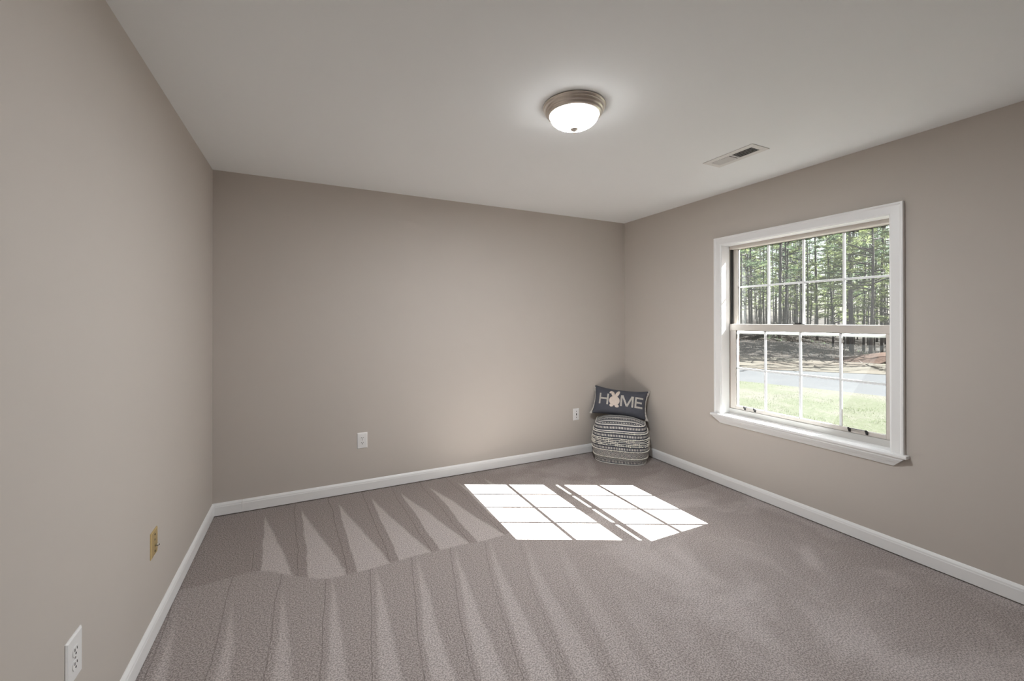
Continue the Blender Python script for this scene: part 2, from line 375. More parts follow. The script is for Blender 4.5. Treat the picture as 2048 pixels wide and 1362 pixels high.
# casing: profile across its width (w outward from the opening, d into the room)
cp = [(0, 0), (0, 0.012), (0.006, 0.015), (0.046, 0.015), (0.050, 0.017), (0.054, 0.021), (0.062, 0.021), (0.064, 0.018), (0.064, 0)]
def casing_bar(name, side):
    m = MB()
    if side == 'left':    m.prism(cp, 0.597, WZ1, lambda w, d, t: (RW-d, WY1+w, t), b_off=lambda w, d: w)
    if side == 'right':   m.prism(cp, 0.597, WZ1, lambda w, d, t: (RW-d, WY0-w, t), b_off=lambda w, d: w)
    if side == 'top':     m.prism(cp, WY0, WY1, lambda w, d, t: (RW-d, t, WZ1+w), a_off=lambda w, d: -w, b_off=lambda w, d: w)
    return wpart(m, name, M_TRIM)
for sd in ('left', 'right', 'top'): casing_bar('casing', sd)
m = MB(); JT = 0.012; JX = RW+0.088                      # jamb boards lining the opening
m.box((RW-0.008, WY1-JT+0.008, WZ0), (JX, WY1+0.004, WZ1)); m.box((RW-0.008, WY0-0.004, WZ0), (JX, WY0+JT-0.008, WZ1)); m.box((RW-0.008, WY0, WZ1-0.004), (JX, WY1, WZ1+0.004))
wpart(m, 'jamb', M_TRIM)
m = MB(); m.box((RW-0.045, WY0-0.085, 0.578), (RW, WY1+0.085, 0.598)); m.box((RW, WY0, 0.578), (RW+0.10, WY1, 0.598))
wpart(m, 'stool', M_TRIM, bevel=0.005)
ap = [(0, 0.520), (0.009, 0.520), (0.012, 0.526), (0.021, 0.543), (0.0235, 0.545), (0.033, 0.562), (0.035, 0.566), (0.035, 0.5785), (0, 0.5785)]
m = MB(); m.prism(ap, WY0-0.012, WY1+0.012, lambda d, z, t: (RW-d, t, z), a_off=lambda d, z: -(z-0.52)*1.05, b_off=lambda d, z: (z-0.52)*1.05)
wpart(m, 'apron', M_TRIM)
# vinyl main frame
FX0, FX1 = RW+0.086, RW+0.165
m = MB(); Y0, Y1 = WY0+0.004, WY1-0.004
m.box((FX0+0.045, Y1-0.026, 0.60), (FX1, Y1, WZ1)); m.box((FX0+0.045, Y0, 0.60), (FX1, Y0+0.026, WZ1)); m.box((FX0+0.04, Y0, 1.987), (FX1, Y1, WZ1))
m.box((FX0+0.004, Y0, 1.9745), (FX0+0.046, Y1, WZ1-0.003))
wpart(m, 'frame', M_VINYL, bevel=0.002)
m = MB(); m.box((FX0, Y0, 0.585), (FX1+0.01, Y1, 0.640)); wpart(m, 'frame_sill', M_SILL, bevel=0.002)
m = MB()
for y in (Y1-0.010, Y0+0.002): m.box((FX0+0.016, y+0.002, 1.345), (FX0+0.046, y+0.007, WZ1-0.02))
wpart(m, 'balance_track', M_BLACK, label='black balance track beside the upper sash')

def sash(name, x0, x1, y0, y1, z0, z1, gy0, gy1, gz0, gz1, vy, hz, rail_mat):
    r = empty(name); r.parent = win
    def p(mb, nm, mat, bevel=0, label=None): return wpart(mb, nm, mat, r, bevel, label)
    m = MB(); m.box((x0, gy1, z0), (x1, y1, z1)); p(m, 'stile', M_VINYL, 0.0025)
    m = MB(); m.box((x0, y0, z0), (x1, gy0, z1)); p(m, 'stile', M_VINYL, 0.0025)
    m = MB(); m.box((x0, gy0, gz1), (x1, gy1, z1)); p(m, 'top_rail', M_VINYL, 0.002)
    m = MB(); m.box((x0, gy0, z0), (x1, gy1, gz0)); p(m, 'bottom_rail', rail_mat, 0.002)
    m = MB(); b = 0.005; xm = x0+0.006                        # dark glazing gasket around the pane
    m.box((xm, gy0, gz0), (xm+0.004, gy0+0.003, gz1)); m.box((xm, gy1-0.003, gz0), (xm+0.004, gy1, gz1)); m.box((xm, gy0, gz1-0.003), (xm+0.004, gy1, gz1))
    p(m, 'gasket', M_BLACK, label='thin dark gasket')
    xg = (x0+x1)/2
    m = MB(); m.box((xg-0.0015, gy0, gz0), (xg+0.0015, gy1, gz1)); p(m, 'glass_pane', M_GLASS)
    m = MB(); g = 0.0072
    for y in vy: m.box((xg-0.006, y-g, gz0), (xg+0.006, y+g, gz1))
    m.box((xg-0.0055, gy0, hz-g), (xg+0.0055, gy1, hz+g)); p(m, 'grille', M_GRILLE, 0.001)
    return r, p
yc = (Y0+Y1)/2
up_s, up_p = sash('upper_sash', RW+0.133, RW+0.160, Y0+0.012, Y1-0.014, 1.268, 1.990, -2.262, -1.245, 1.288, 1.972, (-1.497, -1.755, -2.011), 1.655, M_GRILLE)  # bottom rail in white: its backlit brightness is put into the colour
lo_s, lo_p = sash('lower_sash', RW+0.092, RW+0.122, Y0+0.002, Y1-0.004, 0.641, 1.347, -2.258, -1.254, 0.667, 1.293, (-1.495, -1.753, -2.009), 0.9795, M_VINYL)
m = MB(); m.box((RW+0.086, Y0+0.004, 1.294), (RW+0.094, Y1-0.004, 1.346)); lo_p(m, 'meeting_rail', M_VINYL, 0.002)
for ya, yb in ((-1.420, -1.336), (-2.161, -2.066)):
    m = MB()
    for y in (ya, yb): 
        m.prism([(0, 0), (0, 0.020), (0.006, 0.024), (0.019, 0.031), (0.019, 0.022), (0.010, 0.008), (0.007, 0)], y-0.0055, y+0.0055, lambda d, z, t: (RW+0.0925-d, t, 0.646+z))
    h = lo_p(m, 'lift_handle', M_BLACK, 0, 'small black sash lift')
    m = MB(); m.box((RW+0.0925-0.019, ya, 0.6705), (RW+0.0925-0.012, yb, 0.6728)); wpart(m, 'handle_bar', M_BLACK, h)
m = MB(); m.box((RW+0.094, -1.790, 1.347), (RW+0.120, -1.712, 1.352)); m.box((RW+0.098, -1.768, 1.352), (RW+0.112, -1.748, 1.360)); m.prism([(0, 0), (0.01, 0), (0.01, 0.006), (0, 0.006)], -1.765, -1.722, lambda p, q, t: (RW+0.094+p, t, 1.3535+q))
lo_p(m, 'sash_lock', M_BLACK, 0, 'black cam lock on the meeting rail')

# ------------------------------------------------------------------ ceiling lamp
LX, LY = 1.790, -1.832
lamp = empty('ceiling_lamp', (LX, LY, RH)); tag(lamp, 'lit round flush mount ceiling lamp with brushed nickel ring and white glass bowl', 'ceiling lamp')
m = MB(); m.lathe([(0.0, 0.0), (0.148, 0.0), (0.153, -0.003), (0.155, -0.007), (0.153, -0.010), (0.149, -0.012), (0.148, -0.018), (0.145, -0.027), (0.140, -0.033), (0.136, -0.035), (0.136, -0.039), (0.132, -0.044), (0.127, -0.048), (0.124, -0.049), (0.121, -0.047), (0.120, -0.040), (0.124, -0.012), (0.0, -0.012)], 72)
m.build('metal_ring', M_NICKEL, lamp)
m = MB(); pr = [(0.118, -0.040), (0.119, -0.050)]
for i in range(1, 15):
    a = i/14*PI/2; pr.append((0.119*math.cos(a)**1.12 if i < 14 else 0, -0.050-0.060*math.sin(a)))
m.lathe(pr, 64); m.build('glass_bowl', M_LGLASS, lamp)
m = MB(); m.lathe([(0, -0.1065), (0.016, -0.107), (0.0205, -0.110), (0.018, -0.115), (0.011, -0.121), (0.005, -0.124), (0.0035, -0.126), (0.0055, -0.129), (0.0058, -0.132), (0.004, -0.1355), (0, -0.1365)], 32)
m.build('finial', M_NICKEL, lamp)
ll = bpy.data.lights.new('lamp_bulb', 'AREA'); ll.shape = 'DISK'; ll.size = 0.18; ll.energy = LAMP_POWER; ll.color = (0.94, 1.0, 1.07)
lo = bpy.data.objects.new('lamp_bulb', ll); COL.objects.link(lo); lo.parent = lamp; lo.location = (0, 0, -0.056)

# ------------------------------------------------------------------ ceiling vent
vent = empty('ceiling_vent', (3.080, -1.770, RH)); tag(vent, 'white slotted metal air vent set in the ceiling near the window', 'vent')
VW, VL = 0.083, 0.175                                     # half sizes along x and y
m = MB(); ow, ol = 0.042, 0.139
prof = [(0, 0), (0.0, -0.004), (0.008, -0.007), (0.0, 0.0)]
m.box((-VW, -VL, -0.0045), (-ow, VL, 0)); m.box((ow, -VL, -0.0045), (VW, VL, 0)); m.box((-ow, ol, -0.0045), (ow, VL, 0)); m.box((-ow, -VL, -0.0045), (ow, -ol, 0)); m.box((-ow, -0.006, -0.0045), (ow, 0.006, 0))
m.build('face_plate', M_VENT, vent, 0.0015)
m = MB(); m.box((-ow, -ol, -0.0012), (ow, ol, -0.0004)); m.build('duct_shade_sheet', M_DUCT_SHADE, vent)  # flat black sheet on the ceiling: the duct's shade put in as colour
for sgn in (1, -1):
    n = 11
    for i in range(n):
        y = sgn*(0.012+(i+0.5)*(ol-0.012)/n); th = -math.radians(48)*sgn
        m = MB(); hw, ht = (0.0062, 0.0006) if sgn > 0 else (0.0036, 0.0006)
        c, s = math.cos(th), math.sin(th)
        m.prism([(-hw, -ht), (hw, -ht), (hw, ht), (-hw, ht)], -ow, ow, lambda p, q, t, c=c, s=s, y=y: (t, y+p*c-q*s, -0.0052+p*s*(0.55 if True else 1)+q*c))
        m.build('louver', M_VENT, vent)
for y in (VL-0.012, -VL+0.012):
    m = MB(); m.lathe([(0.0, -0.0060), (0.003, -0.0058), (0.004, -0.0045), (0.004, -0.004)], 12, (0, y, 0)); m.build('screw', M_VENT, vent)

# ------------------------------------------------------------------ wall plates
def plate_mesh(hw, hh, d):
    m = MB(); b = 0.005
    A = [m.vert(p) for p in ((-hw, 0, -hh), (hw, 0, -hh), (hw, 0, hh), (-hw, 0, hh))]
    B = [m.vert(p) for p in ((-hw, -d*0.4, -hh), (hw, -d*0.4, -hh), (hw, -d*0.4, hh), (-hw, -d*0.4, hh))]
    Cc = [m.vert(p) for p in ((-hw+b, -d, -hh+b), (hw-b, -d, -hh+b), (hw-b, -d, hh-b), (-hw+b, -d, hh-b))]
    for P, Q in ((A, B), (B, Cc)):
        for i in range(4): j = (i+1) % 4; m.face((P[i], P[j], Q[j], Q[i]))
    m.face(Cc); m.face(A[::-1]); return m
def disc(r, y0, y1, cx=0, cz=0, seg=20, flat=None):
    m = MB()
    def pt(i, y):
        a = 2*PI*i/seg; x, z = r*math.cos(a), r*math.sin(a)
        if flat: z = max(-flat, min(flat, z))
        return m.vert((cx+x, y, cz+z))
    A = [pt(i, y0) for i in range(seg)]; B = [pt(i, y1) for i in range(seg)]
    for i in range(seg): j = (i+1) % seg; m.face((A[i], A[j], B[j], B[i]))
    m.face(B); return m
def outlet(loc, rz, label, hw=0.039, hh=0.063):
    r = empty('wall_outlet', loc, (0, 0, rz)); tag(r, label, 'outlet')
    plate_mesh(hw, hh, 0.006).build('cover_plate', M_PLATE, r)
    for sz in (1, -1):
        k = disc(0.0168, -0.0045, -0.0078, 0, sz*0.0195, 28, 0.0135).build('receptacle', M_PLATE, r)
        m = MB(); z = sz*0.0195
        m.box((-0.0080, -0.0083, z+0.0005), (-0.0048, -0.0070, z+0.0088)); m.box((0.0048, -0.0083, z+0.0012), (0.0078, -0.0070, z+0.0082))
        m.build('slots', M_SLOT, k)
        disc(0.0032, -0.0070, -0.0083, 0, z-0.0072, 14).build('ground_hole', M_SLOT, k)
    disc(0.003, -0.005, -0.0072, 0, 0, 12).build('screw', M_STEEL, r)
    return r
outlet((0.996, 0, 0.4115), 0, 'white duplex power outlet on the back wall above the baseboard')
outlet((0, -1.928, 0.415), PI/2, 'white outlet plate low on the left wall near the camera', 0.044, 0.066)
jk = empty('cable_plate', (3.073, 0, 0.4145)); tag(jk, 'white cable plate with a dark socket on the back wall beside the pouf', 'wall plate')
plate_mesh(0.036, 0.060, 0.006).build('cover_plate', M_PLATE, jk)
m = MB(); m.box((-0.0075, -0.0075, -0.013), (0.0075, -0.005, 0.014)); sk = m.build('socket', M_PLATE, jk, 0.001)
m = MB(); m.box((-0.0045, -0.0082, -0.010), (0.0045, -0.0070, 0.011)); m.build('socket_hole', M_SLOT, sk)
for z in (0.031, -0.030): disc(0.0042, -0.005, -0.0075, 0.001, z, 14).build('screw', M_SLOT, jk)
gp = empty('cable_plate', (0, -1.237, 0.412), (0, 0, PI/2)); tag(gp, 'gold coloured cable plate with a protruding connector on the left wall', 'wall plate')
plate_mesh(0.0425, 0.056, 0.005).build('cover_plate', M_BRASS, gp)
for z in (0.036, -0.036): disc(0.0040, -0.004, -0.0062, 0.002, z, 14).build('screw', M_SLOT, gp)
disc(0.0045, -0.004, -0.0055, 0.002, 0.013, 14).build('knockout', M_SLOT, gp)
m = MB(); m.tube([(0.006, -0.004, -0.013), (0.006, -0.018, -0.013)], 0.0048, 12); cn = m.build('connector', M_STEEL, gp)
m = MB(); m.tube([(0.006, -0.0175, -0.013), (0.006, -0.0200, -0.013)], 0.0026, 10); m.build('connector_tip', M_SLOT, cn)

# ------------------------------------------------------------------ pouf
PC = Vector((3.395, -0.300, 0)); ex = Vector((0.73, -0.683, 0)).normalized(); ey = Vector((-ex.y, ex.x, 0))
pouf = empty('pouf', PC, (0, 0, math.atan2(ex.y, ex.x)))
tag(pouf, 'charcoal and cream woven square pouf with bobble trim standing in the corner', 'pouf')
PA, PB, PH = 0.262, 0.192, 0.375
def NEh(h): return 2.9+1.7*max(0, (h-0.6)/0.4)**2
def pf_scale(h):                                            # h 0..1: bulging side
    return 0.875+0.165*math.sin(PI*min(1, max(0, 0.06+h*0.90)))**0.8-0.01*h
_even = {}
def even_th(th, h):
    """spread the points evenly along the outline at this height"""
    e = round(NEh(h), 3)
    if e not in _even:
        n = 720; acc = [0.0]; last = None
        for i in range(n+1):
            t = 2*PI*i/n; c, s = math.cos(t), math.sin(t)
            r = (abs(c/PA)**e+abs(s/PB)**e)**(-1/e); p = (r*c, r*s)
            if last: acc.append(acc[-1]+math.hypot(p[0]-last[0], p[1]-last[1]))
            last = p
        _even[e] = acc
    acc = _even[e]; n = 720; target = (th/(2*PI) % 1.0)*acc[-1]; lo_i, hi_i = 0, n
    while hi_i-lo_i > 1:
        mid = (lo_i+hi_i)//2
        if acc[mid] <= target: lo_i = mid
        else: hi_i = mid
    f = (target-acc[lo_i])/max(1e-9, acc[hi_i]-acc[lo_i]); return 2*PI*(lo_i+f)/n
def pf_pt(th, h, out=0.0):
    th = even_th(th, h)
    c, s = math.cos(th), math.sin(th); k = pf_scale(h)
    e_ = NEh(h); r = (abs(c/PA)**e_+abs(s/PB)**e_)**(-1/e_); x, y = r*c/PA, r*s/PB
    sag = 0.010*math.sin(th*2+0.7)*(1-h)+0.006*math.sin(3*th)*h
    z = h*PH + (0.010*(1-h)*max(0, -s) if h > 0.02 else 0)
    z += sag*0.6*min(1, h*6)
    px, py = x*(PA*k), y*(PB*k)
    if out:
        l = math.hypot(px, py); px += out*px/l; py += out*py/l
    return Vector((px, py, z))
NS = 144
arc = [0.0]
for i in range(NS):
    a = pf_pt(2*PI*i/NS, 0.5); b = pf_pt(2*PI*(i+1)/NS, 0.5); arc.append(arc[-1]+(b-a).length)
bands = [(0.0, 0.018, 0), (0.018, 0.085, 2), (0.085, 0.145, 4), (0.145, 0.175, 0), (0.175, 0.318, 3), (0.318, 0.36, 0), (0.36, 0.445, 2), (0.445, 0.47, 0),
         (0.47, 0.665, 0), (0.665, 0.685, 0), (0.685, 0.765, 2), (0.765, 0.835, 0), (0.835, 0.855, 1), (0.855, 0.885, 0), (0.885, 0.965, 2), (0.965, 1.0, 0)]
m = MB()
for h0, h1, mi in bands:
    sub = max(1, int((h1-h0)/0.03))
    for q in range(sub):
        a0, a1 = h0+(h1-h0)*q/sub, h0+(h1-h0)*(q+1)/sub
        r0 = [m.vert(pf_pt(2*PI*i/NS, a0)) for i in range(NS)]; r1 = [m.vert(pf_pt(2*PI*i/NS, a1)) for i in range(NS)]
        for i in range(NS):
            j = (i+1) % NS
            m.face((r0[i], r0[j], r1[j], r1[i]), mi, [(arc[i], q/sub), (arc[i+1], q/sub), (arc[i+1], (q+1)/sub), (arc[i], (q+1)/sub)], True)
bt = [m.vert(pf_pt(2*PI*i/NS, 0.0)) for i in range(NS)]; m.face(bt[::-1], 0)
m.build('body', [M_CHAR, M_BAND, M_DASH, M_DIAM, M_LINES], pouf)
# crowned top panel with stripes running along the width
NE = NEh(1.0)
def top_z(x, y):
    k = pf_scale(1.0); a, b = PA*k, PB*k
    r = (abs(x/a)**NE+abs(y/b)**NE)**(1/NE)
    return PH+0.056*max(0, 1-min(1, r)**2.6)-0.002
m = MB(); k1 = pf_scale(1.0); rows = 44; cols = 40
pat = [4, 4, 2, 2, 0, 1, 4, 4, 0, 2, 2, 0, 1, 4, 4, 0, 2, 2, 0, 4, 4, 1]
prev = None
for jrow in range(rows+1):
    y = -PB*k1*0.999+2*PB*k1*0.999*jrow/rows
    xm = PA*k1*(max(0, 1-abs(y/(PB*k1))**NE))**(1/NE)
    cur = [(xm*(2*i/cols-1), y) for i in range(cols+1)]
    ids = [m.vert((x, yy, top_z(x, yy))) for x, yy in cur]
    if prev:
        mi = pat[(jrow-1)//1 % len(pat)] if False else pat[(jrow-1) % len(pat)]
        pair = (jrow-1) % len(pat); lo_, hi_ = (0.0, 1.0)
        if mi in (2, 4):
            first = pat[pair-1] != mi
            lo_, hi_ = (0.0, 0.5) if first else (0.5, 1.0)
        for i in range(cols):
            m.face((prev[1][i], prev[1][i+1], ids[i+1], ids[i]), mi, [(prev[0][i][0], lo_), (prev[0][i+1][0], lo_), (cur[i+1][0], hi_), (cur[i][0], hi_)], True)
    prev = (cur, ids)
m.build('top_panel', [M_CHAR, M_BAND, M_DASH, M_DIAM, M_LINES], pouf)
def ring_pts(h, out, n=NS): return [pf_pt(2*PI*i/n, h, out) for i in range(n)]
for h, r in ((1.0, 0.0042), (0.012, 0.0036)):
    m = MB(); m.tube(ring_pts(h, 0.001), r, 8, True); m.build('piping', M_BAND, pouf)
def at_len(n, h, out):
    tot = arc[-1]; res = []; k = 0
    for i in range(n):
        s = tot*i/n
        while arc[k+1] < s: k += 1
        f = (s-arc[k])/(arc[k+1]-arc[k]); res.append(pf_pt(2*PI*(k+f)/NS, h, out))
    return res
rg = random.Random(3)
for h in (0.158, 0.342, 0.802):
    m = MB()
    m.tube(ring_pts(h, 0.001), 0.0028, 6, True)
    for p in at_len(112, h, 0.003): m.blob(p+Vector((0, 0, rg.uniform(-.001, .001))), 0.0068*rg.uniform(0.85, 1.15))
    m.build('bobble_trim', M_WHITEYARN, pouf)
for q, h in enumerate((0.480, 0.522, 0.566, 0.610, 0.655)):
    m = MB(); pts = ring_pts(h, 0.002); m.tube([p+Vector((0, 0, 0.002*math.sin(i*0.5+q))) for i, p in enumerate(pts)], 0.0030, 6, True)
    for i, p in enumerate(at_len(96, h, 0.004)):
        if noise.noise(Vector((i*0.23, q*3.1, 0))) > -0.10: m.blob(p+Vector((0, 0, rg.uniform(-.0025, .0015))), 0.0064*rg.uniform(0.8, 1.25))
    m.build('tufted_cord', M_WHITEYARN, pouf)

# ------------------------------------------------------------------ pillow
S, TT, TH = 0.266, 0.146, 0.076
pn = Vector((-0.69, -0.72, 0)).normalized(); lean = math.radians(24)
px_ = Vector((-pn.y, pn.x, 0)); px_ = -px_ if px_.x < 0 else px_
pzn = (pn*math.cos(lean)+Vector((0, 0, 1))*math.sin(lean)).normalized()      # faces the camera, tipped up
pyv = pzn.cross(px_).normalized()
roll = math.radians(-4.5)
px2 = px_*math.cos(roll)+pyv*math.sin(roll); py2 = -px_*math.sin(roll)+pyv*math.cos(roll)
PM = Matrix((px2, py2, pzn)).transposed().to_4x4(); PM.translation = Vector((3.452, -0.226, 0.545))
pil = empty('throw_pillow'); pil.matrix_world = PM
tag(pil, 'slate grey lumbar pillow reading HOME leaning in the corner on the striped pouf', 'pillow')
def p_out(s, t):
    a, b = s/S, t/TT
    return (s*(1-0.075*(1-b*b)*abs(a)**3), t*(1-0.13*(1-a*a)*abs(b)**3) - 0.006*(1-a*a))
def p_z(s, t):
    a, b = abs(s/S), abs(t/TT)
    z = TH*max(0, 1-a**2.6)**0.55*max(0, 1-b**2.3)**0.6
    z += 0.006*noise.noise(Vector((s*11, t*11, 3)))*(1-a**4)*(1-b**4)
    z -= 0.010*math.exp(-((s-0.06-0.25*(t+TT))/0.018)**2)*math.exp(-((t+0.095)/0.03)**2)
    return z
def p_pt(s, t, off=0.0, back=False):
    x, y = p_out(s, t); return (x, y, (-p_z(s, t)*0.9 if back else p_z(s, t)+off))
m = MB(); nu, nv = 48, 28
for back in (False, True):
    g = [[m.vert(p_pt(-S+2*S*i/nu, -TT+2*TT*j/nv, 0, back)) for i in range(nu+1)] for j in range(nv+1)]
    for j in range(nv):
        for i in range(nu):
            q = (g[j][i], g[j][i+1], g[j+1][i+1], g[j+1][i]); m.face(q[::-1] if back else q, 0, None, True)
body = m.build('cover', M_PILLOW, pil)
wl = body.modifiers.new('weld', 'WELD'); wl.merge_threshold = 0.0005
def strokes(segs, wdt):
    """letter from straight bars: each ((s0,t0),(s1,t1)), draped on the pillow front, a few millimetres thick"""
    m = MB()
    for (a, b) in segs:
        a, b = Vector(a), Vector(b); d = (b-a); L = d.length; d.normalize(); nrm = Vector((-d.y, d.x)); n = max(2, int(L/0.006)); k = 3
        G = {}
        for i in range(n+1):
            for j in range(k+1):
                p = a+d*(L*i/n)+nrm*(wdt*(j/k-0.5))
                for lay, off in ((0, 0.0002), (1, 0.0030)): G[i, j, lay] = m.vert(p_pt(p.x, p.y, off))
        def uvq(c): return [((L*i/n), wdt*j/k) for i, j in c]
        for i in range(n):
            for j in range(k):
                c = ((i, j), (i+1, j), (i+1, j+1), (i, j+1)); m.face([G[x, y, 1] for x, y in c], 0, uvq(c), True)
        for j in (0, k):
            for i in range(n):
                q = (G[i, j, 0], G[i+1, j, 0], G[i+1, j, 1], G[i, j, 1]); m.face(q if j == 0 else q[::-1], 0, [(0, 0)]*4)
        for i in (0, n):
            for j in range(k):
                q = (G[i, j, 0], G[i, j, 1], G[i, j+1, 1], G[i, j+1, 0]); m.face(q if i == 0 else q[::-1], 0, [(0, 0)]*4)
    return m
LW = 0.017; t0, t1 = -0.048, 0.062
H_ = [((-0.199, t0), (-0.199, t1)), ((-0.116, t0), (-0.116, t1)), ((-0.199, 0.010), (-0.116, 0.010))]
M_ = [((0.020, t0), (0.020, t1)), ((0.026, t1), (0.076, t0+0.004)), ((0.076, t0+0.004), (0.124, t1)), ((0.130, t0), (0.130, t1))]
E_ = [((0.160, t0), (0.160, t1)), ((0.160, t1-LW/2), (0.236, t1-LW/2)), ((0.160, 0.007), (0.226, 0.007)), ((0.160, t0+LW/2), (0.236, t0+LW/2))]
for nm, sg in (('letter H', H_), ('letter M', M_), ('letter E', E_)):
    o = strokes(sg, LW).build('letter_patch', M_GING, pil); o['label'] = 'checked cloth ' + nm
# rabbit silhouette in cream fleece in place of the O
def drape(poly_fn, n=40, rings=6, off=0.004, zoff=0.0):
    m = MB(); cs, ct = poly_fn(None); R = []
    for r in range(1, rings+1):
        f = r/rings
        R.append([m.vert(p_pt(cs+(poly_fn(2*PI*i/n)[0]-cs)*f, ct+(poly_fn(2*PI*i/n)[1]-ct)*f, (off+zoff)*(1 if r < rings else 0.15))) for i in range(n)])
    c = m.vert(p_pt(cs, ct, off+zoff))
    for i in range(n):
        j = (i+1) % n; m.face((c, R[0][i], R[0][j]), 0, None, True)
        for a, b in zip(R, R[1:]): m.face((a[i], b[i], b[j], a[j]), 0, None, True)
    return m
def ell(cs, ct, a, b, rot=0):
    cs = -0.048+(cs+0.072)*1.06; a *= 1.06
    def f(th):
        if th is None: return (cs, ct)
        x, y = a*math.cos(th), b*math.sin(th); return (cs+x*math.cos(rot)-y*math.sin(rot), ct+x*math.sin(rot)+y*math.cos(rot))
    return f
rb = MB()
for e, zo in ((ell(-0.072, -0.002, 0.049, 0.047), 0), (ell(-0.072, 0.032, 0.026, 0.026), 0.0008), (ell(-0.050, 0.072, 0.0165, 0.042, -0.38), 0.0004), (ell(-0.090, 0.066, 0.0155, 0.034, 0.42), 0.0004),
              (ell(-0.112, 0.084, 0.011, 0.019, -0.75), 0.0012), (ell(-0.095, -0.050, 0.019, 0.0165, 0.2), 0.0006), (ell(-0.046, -0.051, 0.020, 0.0165, -0.2), 0.0006)):
    k = drape(e, zoff=zo); base = len(rb.v); rb.v += k.v
    for f_, s_ in zip(k.f, k.sm): rb.face([i+base for i in f_], 0, None, s_)
o = rb.build('rabbit_patch', M_BUNNY, pil); o['label'] = 'cream fleece rabbit shape'
# pleated checked ruffles on both short edges
for sg in (-1, 1):
    m = MB(); n = 44; prev = None
    for i in range(n+1):
        t = -TT*1.04+2*TT*1.04*i/n; tc = max(-TT, min(TT, t)); x, y = p_out(sg*S, tc); y = t
        wv = 0.006*math.sin(i*1.15); rw = 0.35+0.65*min(1, abs(t/TT))**2.5; pts = [(x-sg*0.004, y, 0.002+wv*0.2), (x+sg*0.010*rw, y, wv-0.004), (x+sg*0.022*rw, y+0.002, wv*1.3-0.009)]
        ids = [m.vert(p) for p in pts]+[m.vert((p[0], p[1], p[2]-0.002)) for p in pts]
        if prev:
            for k in range(2):
                m.face((prev[k], ids[k], ids[k+1], prev[k+1]), 0, [(0.011*k, t-0.006), (0.011*k, t), (0.011*(k+1), t), (0.011*(k+1), t-0.006)], True)
                m.face((prev[k+3], prev[k+4], ids[k+4], ids[k+3]), 0, [(0.011*k, t-0.006), (0.011*(k+1), t-0.006), (0.011*(k+1), t), (0.011*k, t)], True)
        prev = ids
    o = m.build('edge_ruffle', M_GING, pil); o['label'] = 'checked cloth edge'

# ------------------------------------------------------------------ outdoors
GZ = -0.55
def sst(x, a, b):
    t = max(0, min(1, (x-a)/(b-a))); return t*t*(3-2*t)
def bear(x, y): return (y+3.55)/max(0.1, x-0.6)
def bank_x(y): return 24.2-0.34*y                            # where the woodland floor begins
def gz(x, y):
    d = x-bank_x(y); s = bear(x, y)
    h = GZ+0.10*sst(d, -4, 2)
    h += sst(s, 0.45, 0.66)*1.15*sst(d, -1.5, 13)
    h += 0.02*max(0, d-12)
    if d > -2: h += 0.16*noise.noise(Vector((x*0.35, y*0.35, 0)))*sst(d, -2, 2)
    return h
def near_x(y): return 14.25-0.26*y
def far_x(y): return 22.3-0.82*y if y > 2.5 else 20.25+0.0*y
def sheet(x_lo, x_hi, ys, nx, zf):
    m = MB(); prev = None
    for y in ys:
        a, b = x_lo(y), x_hi(y); ids = [m.vert((a+(b-a)*i/nx, y, zf(a+(b-a)*i/nx, y))) for i in range(nx+1)]
        if prev:
            for i in range(nx): m.face((prev[i], prev[i+1], ids[i+1], ids[i]), 0, None, True)
        prev = ids
    return m
ys = [-12+i*0.8 for i in range(61)]
def lim(f, lo): return lambda y: max(lo, f(y))
struct(sheet(lambda y: RW+0.2, lambda y: max(5.0, near_x(y)), ys, 24, lambda x, y: GZ+0.02*noise.noise(Vector((x, y, 0)))), 'lawn', M_LAWN, 'pale winter lawn outside the window', 'lawn')
struct(sheet(lambda y: max(5.0, near_x(y))-0.05, lambda y: max(9.5, far_x(y)), ys, 12, lambda x, y: GZ-0.015), 'road', M_ROAD, 'grey asphalt road beyond the lawn', 'road')
struct(sheet(lambda y: max(9.5, far_x(y))-0.05, lambda y: max(13.0, bank_x(y)), ys, 16, gz), 'verge', M_VERGE, 'pale dead grass verge behind the road', 'verge')
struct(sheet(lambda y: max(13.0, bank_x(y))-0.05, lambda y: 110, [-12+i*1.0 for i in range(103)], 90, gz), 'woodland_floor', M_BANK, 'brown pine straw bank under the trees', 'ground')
# grass blades on the lawn
rg = random.Random(11); m = MB()
for i in range(24000):
    x = 5.2+8.6*rg.random()**0.9; s = rg.uniform(0.28, 0.86); y = -3.55+(x-0.6)*s
    if x > near_x(y)-0.1: continue
    dens = noise.noise(Vector((x*0.6, y*0.6, 5)))+0.35*noise.noise(Vector((x*2.2, y*2.2, 1)))
    green = dens > 0.16
    if not green and rg.random() > 0.45: continue
    hgt = rg.uniform(0.015, 0.045)*(1.25 if green else 0.8); a = rg.uniform(0, 2*PI); wd = 0.0032
    ln = Vector((math.cos(a*3.3), math.sin(a*3.3), 0))*hgt*rg.uniform(0.1, 0.7)
    p = Vector((x, y, GZ-0.01)); d = Vector((math.cos(a), math.sin(a), 0))*wd
    i0, i1, i2 = m.vert(p-d), m.vert(p+d), m.vert(p+ln+Vector((0, 0, hgt))); m.face((i0, i1, i2), 0 if green else 1)
tag(m.build('grass', [M_GRASS, M_STRAWBLADE]), 'green and straw grass blades growing on the lawn', 'grass', None, 'stuff')
